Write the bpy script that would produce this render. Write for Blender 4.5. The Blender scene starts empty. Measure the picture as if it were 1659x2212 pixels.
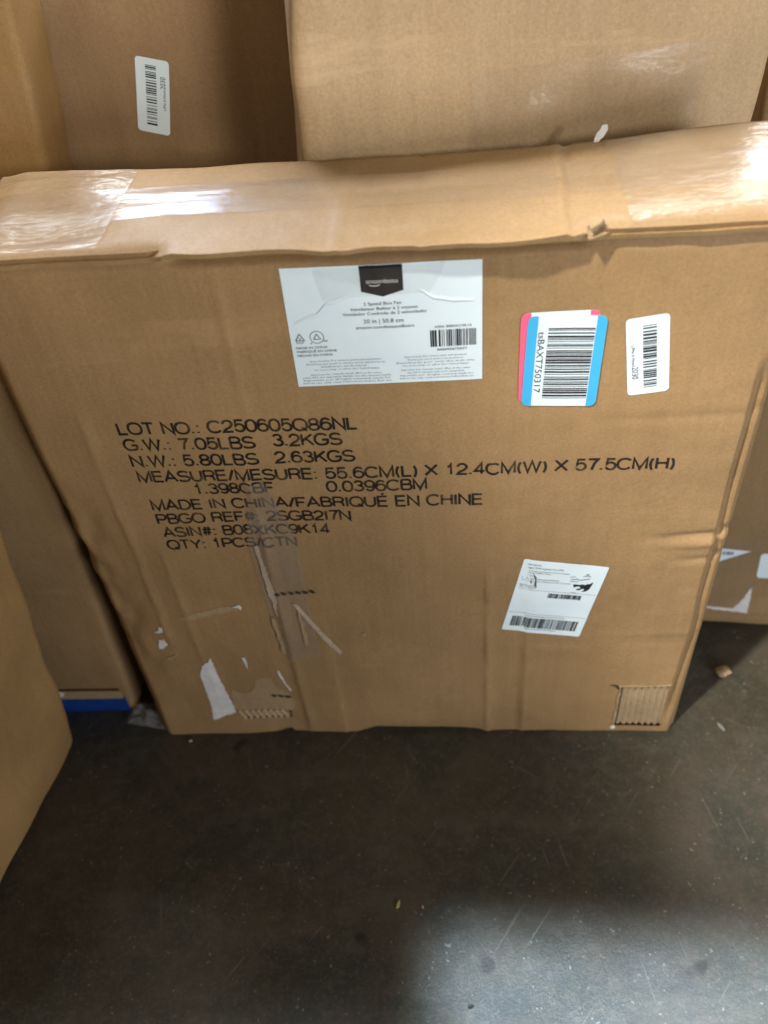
import bpy, bmesh, math, random
from mathutils import Vector, Matrix, noise
random.seed(11)
S = bpy.context.scene
COL = S.collection
R = math.radians

# ------------------------------------------------------------------ camera
cd = bpy.data.cameras.new('camera')
cam = bpy.data.objects.new('camera', cd); COL.objects.link(cam)
cam.matrix_world = Matrix(((0.995894, 0.024135, 0.087254, 0.33368),
                           (0.045610, 0.698794, -0.713867, -0.50003),
                           (-0.078202, 0.714915, 0.694824, 0.82164),
                           (0, 0, 0, 1)))
cd.sensor_fit = 'VERTICAL'; cd.sensor_height = 24.0
cd.lens = 24.0 * 1847.0 / 2212.0
cd.clip_start = 0.02; cd.clip_end = 100
cd.dof.use_dof = True; cd.dof.focus_distance = 0.66; cd.dof.aperture_fstop = 2.8
S.camera = cam

# ------------------------------------------------------------------ world and lamps
W = bpy.data.worlds.new('World'); S.world = W; W.use_nodes = True
bg = W.node_tree.nodes['Background']
bg.inputs[0].default_value = (1.0, 0.89, 0.70, 1); bg.inputs[1].default_value = 0.125

def lamp(name, kind, loc, target, power, color, **kw):
    l = bpy.data.lights.new(name, kind); l.energy = power; l.color = color
    for k, v in kw.items(): setattr(l, k, v)
    o = bpy.data.objects.new(name, l); COL.objects.link(o); o.location = loc
    o.rotation_euler = (Vector(target) - Vector(loc)).to_track_quat('-Z', 'Y').to_euler()
    return o
lamp('key_lamp', 'SPOT', (1.78, -1.92, 1.62), (0.30, 0.15, 0.95), 520, (1.0, 0.95, 0.84),
     spot_size=R(17), spot_blend=1.0, shadow_soft_size=0.5)
lamp('right_lamp', 'AREA', (1.45, -1.25, 0.42), (0.50, 0.0, 0.15), 14.5, (0.93, 0.96, 1.0), shape='RECTANGLE', size=0.7, size_y=0.5)
lamp('left_lamp', 'AREA', (-1.6, -1.9, 2.4), (0.2, 0.1, 0.4), 9, (1.0, 0.88, 0.72), shape='DISK', size=0.5)
lamp('aisle_lamp', 'SPOT', (-0.7, -1.1, 2.6), (0.76, 0.04, 0.09), 560, (1.0, 0.94, 0.82),
     spot_size=R(13.5), spot_blend=1.0, shadow_soft_size=0.06)
lamp('ceiling_lamp', 'AREA', (0.1, 1.6, 3.6), (0.2, 0.1, 0.5), 120, (1.0, 0.96, 0.92), shape='RECTANGLE', size=2.0, size_y=0.5)
lamp('far_lamp', 'AREA', (1.5, 2.6, 2.6), (0.5, 0.1, 0.58), 50, (1.0, 0.97, 0.98), shape='RECTANGLE', size=1.4, size_y=1.8)
lamp('far_lamp', 'AREA', (-1.25, 2.9, 2.25), (0.1, 0.1, 0.58), 44, (0.86, 0.92, 1.0), shape='RECTANGLE', size=1.0, size_y=0.9)
lamp('blue_glint_lamp', 'AREA', (-0.75, 2.9, 1.95), (0.1, 0.1, 0.58), 5, (0.12, 0.45, 1.0), shape='RECTANGLE', size=0.22, size_y=0.35)  # added only for a blue glint on the top tape
lamp('floor_pool_lamp', 'AREA', (0.71, -0.452, 2.2), (0.71, -0.45199, 0.0), 4.5, (0.70, 0.86, 1.0), shape='RECTANGLE', size=0.80, size_y=0.47, spread=R(2.8))  # added narrow overhead beam, shaped to lay the cool pool on the floor

S.view_settings.view_transform = 'Standard'; S.view_settings.look = 'None'
S.view_settings.exposure = 0.0; S.view_settings.gamma = 1.0

# ------------------------------------------------------------------ materials
def newmat(name):
    m = bpy.data.materials.new(name); m.use_nodes = True
    nt = m.node_tree; b = nt.nodes['Principled BSDF']
    return m, nt, b
def N(nt, t, **kw):
    n = nt.nodes.new(t)
    for k, v in kw.items(): setattr(n, k, v)
    return n
def ramp(nt, fac, stops):
    r = N(nt, 'ShaderNodeValToRGB')
    e = r.color_ramp.elements
    e[0].position, e[0].color = stops[0][0], (*stops[0][1], 1)
    e[1].position, e[1].color = stops[-1][0], (*stops[-1][1], 1)
    for p, c in stops[1:-1]:
        x = e.new(p); x.color = (*c, 1)
    nt.links.new(fac, r.inputs[0]); return r.outputs[0]
def noi(nt, vec, scale, detail=4, rough=0.55):
    n = N(nt, 'ShaderNodeTexNoise'); n.inputs['Scale'].default_value = scale
    n.inputs['Detail'].default_value = detail; n.inputs['Roughness'].default_value = rough
    nt.links.new(vec, n.inputs['Vector']); return n.outputs['Fac']
def mapping(nt, scale=(1, 1, 1), rot=(0, 0, 0)):
    tc = N(nt, 'ShaderNodeTexCoord'); mp = N(nt, 'ShaderNodeMapping')
    mp.inputs['Scale'].default_value = scale; mp.inputs['Rotation'].default_value = rot
    nt.links.new(tc.outputs['Object'], mp.inputs['Vector']); return mp.outputs[0]
def mix(nt, fac, a, b, mode='MIX'):
    m = N(nt, 'ShaderNodeMix', data_type='RGBA', blend_type=mode)
    if isinstance(fac, float): m.inputs[0].default_value = fac
    else: nt.links.new(fac, m.inputs[0])
    for s, v in ((6, a), (7, b)):
        if isinstance(v, tuple): m.inputs[s].default_value = (*v, 1)
        else: nt.links.new(v, m.inputs[s])
    return m.outputs[2]
def bump(nt, b, height, strength, dist, prev=None):
    n = N(nt, 'ShaderNodeBump'); n.inputs['Strength'].default_value = strength
    n.inputs['Distance'].default_value = dist
    nt.links.new(height, n.inputs['Height'])
    if prev: nt.links.new(prev, n.inputs['Normal'])
    nt.links.new(n.outputs[0], b.inputs['Normal']); return n.outputs[0]
def fac(v):
    return v

def kraft(name, col, rough=0.62, spec=0.35, flute=0.14, wear=0.5):
    m, nt, b = newmat(name)
    v = mapping(nt); vs = mapping(nt, (1, 1, 0.12)); vh = mapping(nt, (0.15, 0.15, 1))
    lo = tuple(c * 0.86 for c in col); hi = tuple(min(1, c * 1.12) for c in col)
    c = ramp(nt, noi(nt, v, 6, 5), [(0.32, lo), (0.68, hi)])
    c = mix(nt, 0.3, c, ramp(nt, noi(nt, vs, 90, 3), [(0.3, (0.80, 0.79, 0.77)), (0.7, (1, 1, 1))]), 'MULTIPLY')
    c = mix(nt, 0.6, c, ramp(nt, noi(nt, v, 430, 4, 0.75), [(0.30, (0.60, 0.57, 0.52)), (0.70, (1.0, 1.0, 1.0))]), 'MULTIPLY')
    c = mix(nt, 0.22, c, ramp(nt, noi(nt, mapping(nt, (1, 1, 0.03)), 150, 2), [(0.35, (0.84, 0.83, 0.80)), (0.6, (1, 1, 1))]), 'MULTIPLY')
    # rubbed paler patches and grubby ones
    c = mix(nt, ramp(nt, noi(nt, vh, 17, 6, 0.65), [(0.60, (0, 0, 0)), (0.78, (wear, wear, wear))]), c,
            tuple(min(1, x * 1.25 + 0.02) for x in col))
    c = mix(nt, ramp(nt, noi(nt, v, 11, 6, 0.7), [(0.62, (0, 0, 0)), (0.80, (0.35,) * 3)]), c, tuple(x * 0.55 for x in col))
    nt.links.new(c, b.inputs['Base Color'])
    r = ramp(nt, noi(nt, v, 14, 4), [(0.3, (rough - 0.08,) * 3), (0.7, (rough + 0.1,) * 3)])
    nt.links.new(r, b.inputs['Roughness']); b.inputs['Specular IOR Level'].default_value = spec
    w = N(nt, 'ShaderNodeTexWave', wave_type='BANDS', bands_direction='X')
    w.inputs['Scale'].default_value = 48; w.inputs['Distortion'].default_value = 2.5; w.inputs['Detail'].default_value = 3; w.inputs['Detail Scale'].default_value = 0.3
    nt.links.new(v, w.inputs['Vector'])
    p = bump(nt, b, w.outputs['Fac'], flute, 0.00025)
    p = bump(nt, b, noi(nt, v, 38, 5, 0.6), 0.5, 0.0016, p)
    bump(nt, b, noi(nt, v, 700, 3, 0.6), 0.25, 0.00025, p)
    return m
def plain(name, col, rough=0.5, spec=0.4, var=0.08, scale=60, bmp=0.15, metal=0.0):
    m, nt, b = newmat(name); v = mapping(nt)
    c = ramp(nt, noi(nt, v, scale, 4), [(0.3, tuple(x * (1 - var) for x in col)), (0.7, tuple(min(1, x * (1 + var)) for x in col))])
    nt.links.new(c, b.inputs['Base Color']); b.inputs['Roughness'].default_value = rough
    b.inputs['Specular IOR Level'].default_value = spec
    if bmp: bump(nt, b, noi(nt, v, scale * 3, 4), bmp, 0.0008)
    return m
def ink(name, col, wear, scale=55):
    # printed ink; where it is rubbed the paper or board below shows through
    m, nt, b = newmat(name); v = mapping(nt)
    b.inputs['Base Color'].default_value = (*col, 1); b.inputs['Roughness'].default_value = 0.55
    tr = N(nt, 'ShaderNodeBsdfTransparent'); ms = N(nt, 'ShaderNodeMixShader')
    f = ramp(nt, noi(nt, v, scale, 6, 0.7), [(0.40, (0.05,) * 3), (0.75, (wear,) * 3)])
    nt.links.new(f, ms.inputs[0]); nt.links.new(b.outputs[0], ms.inputs[1]); nt.links.new(tr.outputs[0], ms.inputs[2])
    nt.links.new(ms.outputs[0], nt.nodes['Material Output'].inputs[0]); return m
def clear_tape(name, tint=(0.62, 0.52, 0.40), haze=0.045, rough=0.22, wr=1.0, dist=0.0016, sc=(14, 60, 30)):
    m, nt, b = newmat(name)
    v = mapping(nt, sc); v2 = mapping(nt)
    b.inputs['Base Color'].default_value = (*tint, 1); b.inputs['Roughness'].default_value = 0.6
    b.inputs['Specular IOR Level'].default_value = 0.0
    tr = N(nt, 'ShaderNodeBsdfTransparent'); gl = N(nt, 'ShaderNodeBsdfGlossy'); gl.inputs['Roughness'].default_value = rough
    m1 = N(nt, 'ShaderNodeMixShader'); m2 = N(nt, 'ShaderNodeMixShader')
    fr = N(nt, 'ShaderNodeLayerWeight'); fr.inputs['Blend'].default_value = 0.5
    pw = N(nt, 'ShaderNodeMath', operation='POWER'); pw.inputs[1].default_value = 4.0
    ma = N(nt, 'ShaderNodeMath', operation='MULTIPLY_ADD'); ma.inputs[1].default_value = 0.92; ma.inputs[2].default_value = 0.045
    nt.links.new(fr.outputs['Facing'], pw.inputs[0]); nt.links.new(pw.outputs[0], ma.inputs[0])
    h = ramp(nt, noi(nt, v2, 45, 5, 0.7), [(0.3, (haze * 0.4,) * 3), (0.7, (haze * 1.7,) * 3)])
    nt.links.new(h, m1.inputs[0]); nt.links.new(tr.outputs[0], m1.inputs[1]); nt.links.new(b.outputs[0], m1.inputs[2])
    bp = N(nt, 'ShaderNodeBump'); bp.inputs['Strength'].default_value = wr; bp.inputs['Distance'].default_value = dist
    nt.links.new(noi(nt, v, 1.0, 4, 0.55), bp.inputs['Height'])
    nt.links.new(bp.outputs[0], gl.inputs['Normal']); nt.links.new(bp.outputs[0], fr.inputs['Normal'])
    nt.links.new(ma.outputs[0], m2.inputs[0]); nt.links.new(m1.outputs[0], m2.inputs[1]); nt.links.new(gl.outputs[0], m2.inputs[2])
    nt.links.new(m2.outputs[0], nt.nodes['Material Output'].inputs[0]); return m

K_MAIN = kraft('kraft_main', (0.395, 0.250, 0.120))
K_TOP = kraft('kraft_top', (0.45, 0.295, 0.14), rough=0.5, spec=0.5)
K_LIT = kraft('kraft_lit', (0.60, 0.43, 0.255), wear=0.8)  # colour raised to stand in for stronger light on this box
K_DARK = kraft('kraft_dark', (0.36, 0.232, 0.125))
K_LEFT = kraft('kraft_left', (0.43, 0.26, 0.105))
K_OLIVE = kraft('kraft_olive', (0.36, 0.235, 0.115))
K_TORN = kraft('torn_board', (0.46, 0.345, 0.215), rough=0.85, spec=0.1, flute=0.0)
K_CREASE_GLEAM = kraft('tape_crease_gleam', (0.60, 0.47, 0.36), rough=0.5, spec=0.4, flute=0.0)  # pale colour stands in for gloss on creased tape
K_SCUFF = kraft('scuffed_board', (0.45, 0.32, 0.185), rough=0.85, spec=0.1, flute=0.0)
WHITE = plain('label_paper', (0.77, 0.90, 1.0), rough=0.38, spec=0.45, var=0.03, scale=30, bmp=0.12)
TORN_WHITE = plain('torn_white_paper', (0.72, 0.72, 0.72), rough=0.8, var=0.1, scale=120, bmp=0.6)
BLACK = ink('black_ink', (0.012, 0.012, 0.014), 0.12)
BANNER = plain('banner_black', (0.012, 0.014, 0.02), rough=0.35, var=0.2)
STENCIL = ink('stencil_ink', (0.014, 0.010, 0.008), 0.65, 42)
GREY = ink('grey_ink', (0.10, 0.10, 0.11), 0.3)
PALE_INK = plain('banner_white_ink', (0.8, 0.8, 0.8), bmp=0)
SKY = plain('sky_blue_print', (0.06, 0.46, 0.86), rough=0.38, var=0.03, bmp=0)
PINK = plain('pink_print', (0.86, 0.14, 0.27), rough=0.38, var=0.04, bmp=0)
BLUE = plain('blue_plastic', (0.010, 0.048, 0.24), rough=0.3, spec=0.5, var=0.35, scale=40, bmp=0.3)
TAPE = clear_tape('packing_tape')
TAPE_END = clear_tape('packing_tape_shiny', haze=0.06, rough=0.24, wr=1.0, dist=0.0030, sc=(26, 50, 20))
TAPE_GREY = clear_tape('packing_tape_grimy', tint=(0.46, 0.40, 0.31), haze=0.20, rough=0.22, dist=0.0004, sc=(60, 30, 14))
FILM = clear_tape('plastic_film', tint=(0.5, 0.52, 0.52), haze=0.25, rough=0.1, dist=0.003, sc=(60, 60, 60))
K_HOLE_SHADE = plain('hole_shade', (0.05, 0.03, 0.015), rough=0.9)  # dark colour in place of the shade inside the punctures
WOOD = plain('chip_wood', (0.40, 0.29, 0.17), rough=0.8, var=0.3, scale=150, bmp=0.5)
YELLOW = plain('crumb_yellow', (0.42, 0.38, 0.16), rough=0.8, var=0.2, scale=200)
SOOT = plain('crumb_black', (0.02, 0.02, 0.02), rough=0.6, var=0.3, scale=200)

def floor_mat():
    m, nt, b = newmat('worn_concrete'); v = mapping(nt)
    c = ramp(nt, noi(nt, v, 5, 7, 0.62), [(0.30, (0.032, 0.028, 0.019)), (0.5, (0.056, 0.047, 0.033)), (0.72, (0.085, 0.071, 0.052))])
    # greenish and rusty stains
    c = mix(nt, ramp(nt, noi(nt, mapping(nt, (1, 1, 1), (0, 0, 0.7)), 9, 5, 0.6), [(0.47, (0, 0, 0)), (0.62, (0.85,) * 3)]), c, (0.036, 0.042, 0.032))
    c = mix(nt, ramp(nt, noi(nt, mapping(nt, (1, 1, 1), (0, 0, 2.1)), 3.2, 5, 0.6), [(0.50, (0, 0, 0)), (0.62, (0.85,) * 3)]), c, (0.032, 0.038, 0.040))
    c = mix(nt, ramp(nt, noi(nt, v, 70, 7, 0.78), [(0.47, (0, 0, 0)), (0.72, (0.75,) * 3)]), c, (0.098, 0.086, 0.068))
    c = mix(nt, ramp(nt, noi(nt, v, 260, 4, 0.7), [(0.52, (0, 0, 0)), (0.70, (0.55,) * 3)]), c, (0.12, 0.11, 0.09))
    # pale dust specks and chips, of two sizes
    for sc, hi, g in ((150, 0.20, 0.50), (60, 0.13, 0.56)):
        vo = N(nt, 'ShaderNodeTexVoronoi'); vo.inputs['Scale'].default_value = sc
        dv = N(nt, 'ShaderNodeVectorMath', operation='ADD'); nv = N(nt, 'ShaderNodeTexNoise'); nv.inputs['Scale'].default_value = sc * 1.7
        sv = N(nt, 'ShaderNodeVectorMath', operation='SCALE'); sv.inputs['Scale'].default_value = 0.9 / sc
        nt.links.new(v, nv.inputs['Vector']); nt.links.new(nv.outputs['Color'], sv.inputs[0]); nt.links.new(v, dv.inputs[0]); nt.links.new(sv.outputs[0], dv.inputs[1])
        nt.links.new(dv.outputs[0], vo.inputs['Vector'])
        sp = ramp(nt, vo.outputs['Distance'], [(hi * 0.4, (1, 1, 1)), (hi, (0, 0, 0))])
        gate = ramp(nt, noi(nt, v, sc * 0.3, 3), [(g, (0, 0, 0)), (g + 0.08, (0.85,) * 3)])
        c = mix(nt, mix(nt, 1.0, sp, gate, 'MULTIPLY'), c, (0.22, 0.21, 0.19))
    # broad worn, paler lanes and smears
    c = mix(nt, ramp(nt, noi(nt, mapping(nt, (1, 2.2, 1), (0, 0, 0.4)), 7, 6, 0.65), [(0.54, (0, 0, 0)), (0.72, (0.7,) * 3)]), c, (0.105, 0.092, 0.072))
    # dark oily drips
    c = mix(nt, ramp(nt, noi(nt, v, 16, 2), [(0.70, (0, 0, 0)), (0.74, (0.8,) * 3)]), c, (0.014, 0.012, 0.009))
    # long scratches
    for rot, scl in ((0.55, (7, 190, 1)), (-0.9, (8, 210, 1)), (1.35, (7, 170, 1)), (2.2, (6, 180, 1))):
        m2 = N(nt, 'ShaderNodeMapping'); m2.inputs['Scale'].default_value = scl
        nt.links.new(mapping(nt, (1, 1, 1), (0, 0, rot)), m2.inputs['Vector']); vv = m2.outputs[0]
        c = mix(nt, ramp(nt, noi(nt, vv, 1.0, 2), [(0.70, (0, 0, 0)), (0.76, (0.75,) * 3)]), c, (0.15, 0.14, 0.115))
    nt.links.new(c, b.inputs['Base Color'])
    nt.links.new(ramp(nt, noi(nt, v, 24, 6, 0.7), [(0.3, (0.34,) * 3), (0.7, (0.62,) * 3)]), b.inputs['Roughness'])
    b.inputs['Specular IOR Level'].default_value = 0.4
    p = bump(nt, b, noi(nt, v, 40, 6, 0.65), 0.4, 0.002)
    bump(nt, b, noi(nt, v, 420, 4, 0.7), 0.6, 0.0010, p)
    return m

# ------------------------------------------------------------------ object helpers
def link(name, mesh, mat, parent=None, smooth=False):
    o = bpy.data.objects.new(name, mesh); COL.objects.link(o)
    if mat: mesh.materials.append(mat)
    if smooth:
        for p in mesh.polygons: p.use_smooth = True
    if parent:
        o.parent = parent
        w = Vector((0, 0, 0)); q = parent
        while q: w += q.location; q = q.parent
        o.location = -w
    return o
def tag(o, label, cat, group=None):
    o['label'] = label; o['category'] = cat
    if group: o['group'] = group
    return o
def thing(name, label, cat, loc, group=None):
    o = bpy.data.objects.new(name, None); COL.objects.link(o); o.location = loc
    o.empty_display_size = 0.05
    return tag(o, label, cat, group)
def mesh_of(name, verts, faces):
    me = bpy.data.meshes.new(name); me.from_pydata([tuple(v) for v in verts], [], faces); me.update(); return me
def nz(p, s, f): return s * noise.noise(Vector(p) * f)

_g = {}
def glyphs(text, res=3):
    """flat letters with their baseline at 0 and their capitals 1 high"""
    if (text, res) in _g: return _g[(text, res)]
    cu = bpy.data.curves.new('lettering', 'FONT'); cu.body = text; cu.resolution_u = res; cu.size = 1
    o = bpy.data.objects.new('lettering', cu); COL.objects.link(o)
    bpy.context.view_layer.update()
    me = bpy.data.meshes.new_from_object(o.evaluated_get(bpy.context.evaluated_depsgraph_get()))
    vs = [(v.co.x, v.co.y) for v in me.vertices]; fs = [tuple(p.vertices) for p in me.polygons]
    bpy.data.objects.remove(o); bpy.data.curves.remove(cu); bpy.data.meshes.remove(me)
    _g[(text, res)] = (vs, fs); return vs, fs
CAP = max(v[1] for v in glyphs('H')[0])

def _arc(cx, cy, rx, ry, a0, a1, n=14, e=2.0):
    out = []
    for k in range(n + 1):
        a = R(a0 + (a1 - a0) * k / n); c, d = math.cos(a), math.sin(a)
        out.append((cx + rx * math.copysign(abs(c) ** (2 / e), c), cy + ry * math.copysign(abs(d) ** (2 / e), d)))
    return out
def _bowl(x, w, y0, y1):                       # the round of B, D, P, R: opens to the left
    r = (y1 - y0) / 2
    return [(x, y1)] + _arc(w - r * 1.1, (y0 + y1) / 2, r * 1.1, r, 90, -90) + [(x, y0)]
def stroke_font():
    """wide grotesque capitals drawn as pen strokes: character -> (advance width, strokes)"""
    F = {}
    O = lambda w: _arc(w / 2, 0.5, w / 2, 0.5, 90, 450, 32, 2.25)
    F['O'] = (1.02, [O(1.02)]); F['Q'] = (1.02, [O(1.02), [(0.62, 0.25), (1.0, -0.05)]]); F['0'] = (0.74, [O(0.74)])
    F['C'] = (0.96, [_arc(0.5, 0.5, 0.5, 0.5, 38, 322, 26, 2.2)])
    F['G'] = (1.0, [_arc(0.5, 0.5, 0.5, 0.5, 38, 300, 26, 2.2) + [(0.86, 0.08), (0.97, 0.22), (0.97, 0.46), (0.56, 0.46)]])
    F['L'] = (0.70, [[(0.05, 1), (0.05, 0), (0.70, 0)]]); F['T'] = (0.82, [[(0, 1), (0.82, 1)], [(0.41, 1), (0.41, 0)]])
    F['N'] = (0.90, [[(0.05, 0), (0.05, 1), (0.85, 0), (0.85, 1)]]); F['M'] = (1.06, [[(0.05, 0), (0.05, 1), (0.53, 0.0), (1.01, 1), (1.01, 0)]])
    F['W'] = (1.26, [[(0, 1), (0.31, 0), (0.63, 1), (0.95, 0), (1.26, 1)]]); F['X'] = (0.88, [[(0, 1), (0.88, 0)], [(0, 0), (0.88, 1)]])
    F['Y'] = (0.88, [[(0, 1), (0.44, 0.44), (0.88, 1)], [(0.44, 0.44), (0.44, 0)]])
    F['A'] = (0.96, [[(0, 0), (0.48, 1), (0.96, 0)], [(0.17, 0.33), (0.79, 0.33)]])
    F['H'] = (0.88, [[(0.05, 0), (0.05, 1)], [(0.83, 0), (0.83, 1)], [(0.05, 0.53), (0.83, 0.53)]]); F['I'] = (0.20, [[(0.10, 0), (0.10, 1)]])
    F['K'] = (0.88, [[(0.05, 0), (0.05, 1)], [(0.83, 1), (0.05, 0.36)], [(0.34, 0.60), (0.88, 0)]])
    e = [[(0.76, 1), (0.05, 1), (0.05, 0), (0.78, 0)], [(0.05, 0.53), (0.72, 0.53)]]
    F['E'] = (0.80, e); F['\u00c9'] = (0.80, e + [[(0.36, 1.17), (0.54, 1.36)]]); F['F'] = (0.74, [[(0.74, 1), (0.05, 1), (0.05, 0)], [(0.05, 0.50), (0.66, 0.50)]])
    F['U'] = (0.88, [[(0.05, 1), (0.05, 0.38)] + _arc(0.44, 0.38, 0.39, 0.38, 180, 360, 16, 2.2) + [(0.83, 1)]])
    F['B'] = (0.84, [_bowl(0.05, 0.76, 0.53, 1), _bowl(0.05, 0.84, 0, 0.53), [(0.05, 0), (0.05, 1)]])
    F['P'] = (0.82, [_bowl(0.05, 0.82, 0.44, 1), [(0.05, 0), (0.05, 1)]]); F['D'] = (0.90, [_bowl(0.05, 0.90, 0, 1), [(0.05, 0), (0.05, 1)]])
    F['R'] = (0.86, [_bowl(0.05, 0.82, 0.48, 1), [(0.05, 0), (0.05, 1)], [(0.52, 0.48), (0.74, 0.36), (0.80, 0)]])
    F['S'] = (0.86, [_arc(0.43, 0.75, 0.38, 0.25, 22, 262, 16, 2.1) + _arc(0.43, 0.25, 0.43, 0.25, 82, -160, 16, 2.1)])
    F['1'] = (0.74, [[(0.16, 0.74), (0.30, 0.78), (0.42, 1), (0.42, 0)]]); F['7'] = (0.74, [[(0.02, 1), (0.72, 1), (0.46, 0.60), (0.30, 0)]])
    F['2'] = (0.74, [_arc(0.37, 0.70, 0.34, 0.30, 175, -20, 16) + [(0.55, 0.42), (0.14, 0.18), (0.03, 0), (0.73, 0)]])
    F['3'] = (0.74, [_arc(0.36, 0.76, 0.30, 0.24, 165, -75, 14) + _arc(0.37, 0.27, 0.35, 0.27, 80, -165, 16)])
    F['4'] = (0.76, [[(0.54, 0), (0.54, 1), (0.02, 0.26), (0.76, 0.26)]])
    F['5'] = (0.74, [[(0.66, 1), (0.14, 1), (0.07, 0.50)] + _arc(0.37, 0.33, 0.35, 0.33, 145, -160, 20)])
    s6 = _arc(0.37, 0.5, 0.36, 0.5, 40, 180, 14, 2.1) + _arc(0.37, 0.32, 0.36, 0.32, 180, 520, 22)
    F['6'] = (0.74, [s6]); F['9'] = (0.74, [[(0.74 - x, 1 - y) for x, y in s6]])
    F['8'] = (0.74, [_arc(0.37, 0.76, 0.30, 0.24, -90, 270, 20), _arc(0.37, 0.26, 0.36, 0.26, 90, 450, 22)])
    d = lambda y: [(0.10, y), (0.10, y + 0.13)]
    F['.'] = (0.26, [d(0)]); F[':'] = (0.26, [d(0), d(0.58)]); F['/'] = (0.44, [[(0, -0.03), (0.44, 1.03)]]); F[' '] = (0.34, [])
    F['('] = (0.32, [_arc(0.46, 0.42, 0.38, 0.64, 125, 235, 12)]); F[')'] = (0.32, [_arc(-0.14, 0.42, 0.38, 0.64, 55, -55, 12)])
    F['#'] = (0.82, [[(0.20, 0), (0.34, 1)], [(0.50, 0), (0.64, 1)], [(0.02, 0.34), (0.78, 0.34)], [(0.06, 0.68), (0.82, 0.68)]])
    return F
PEN = stroke_font()

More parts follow.
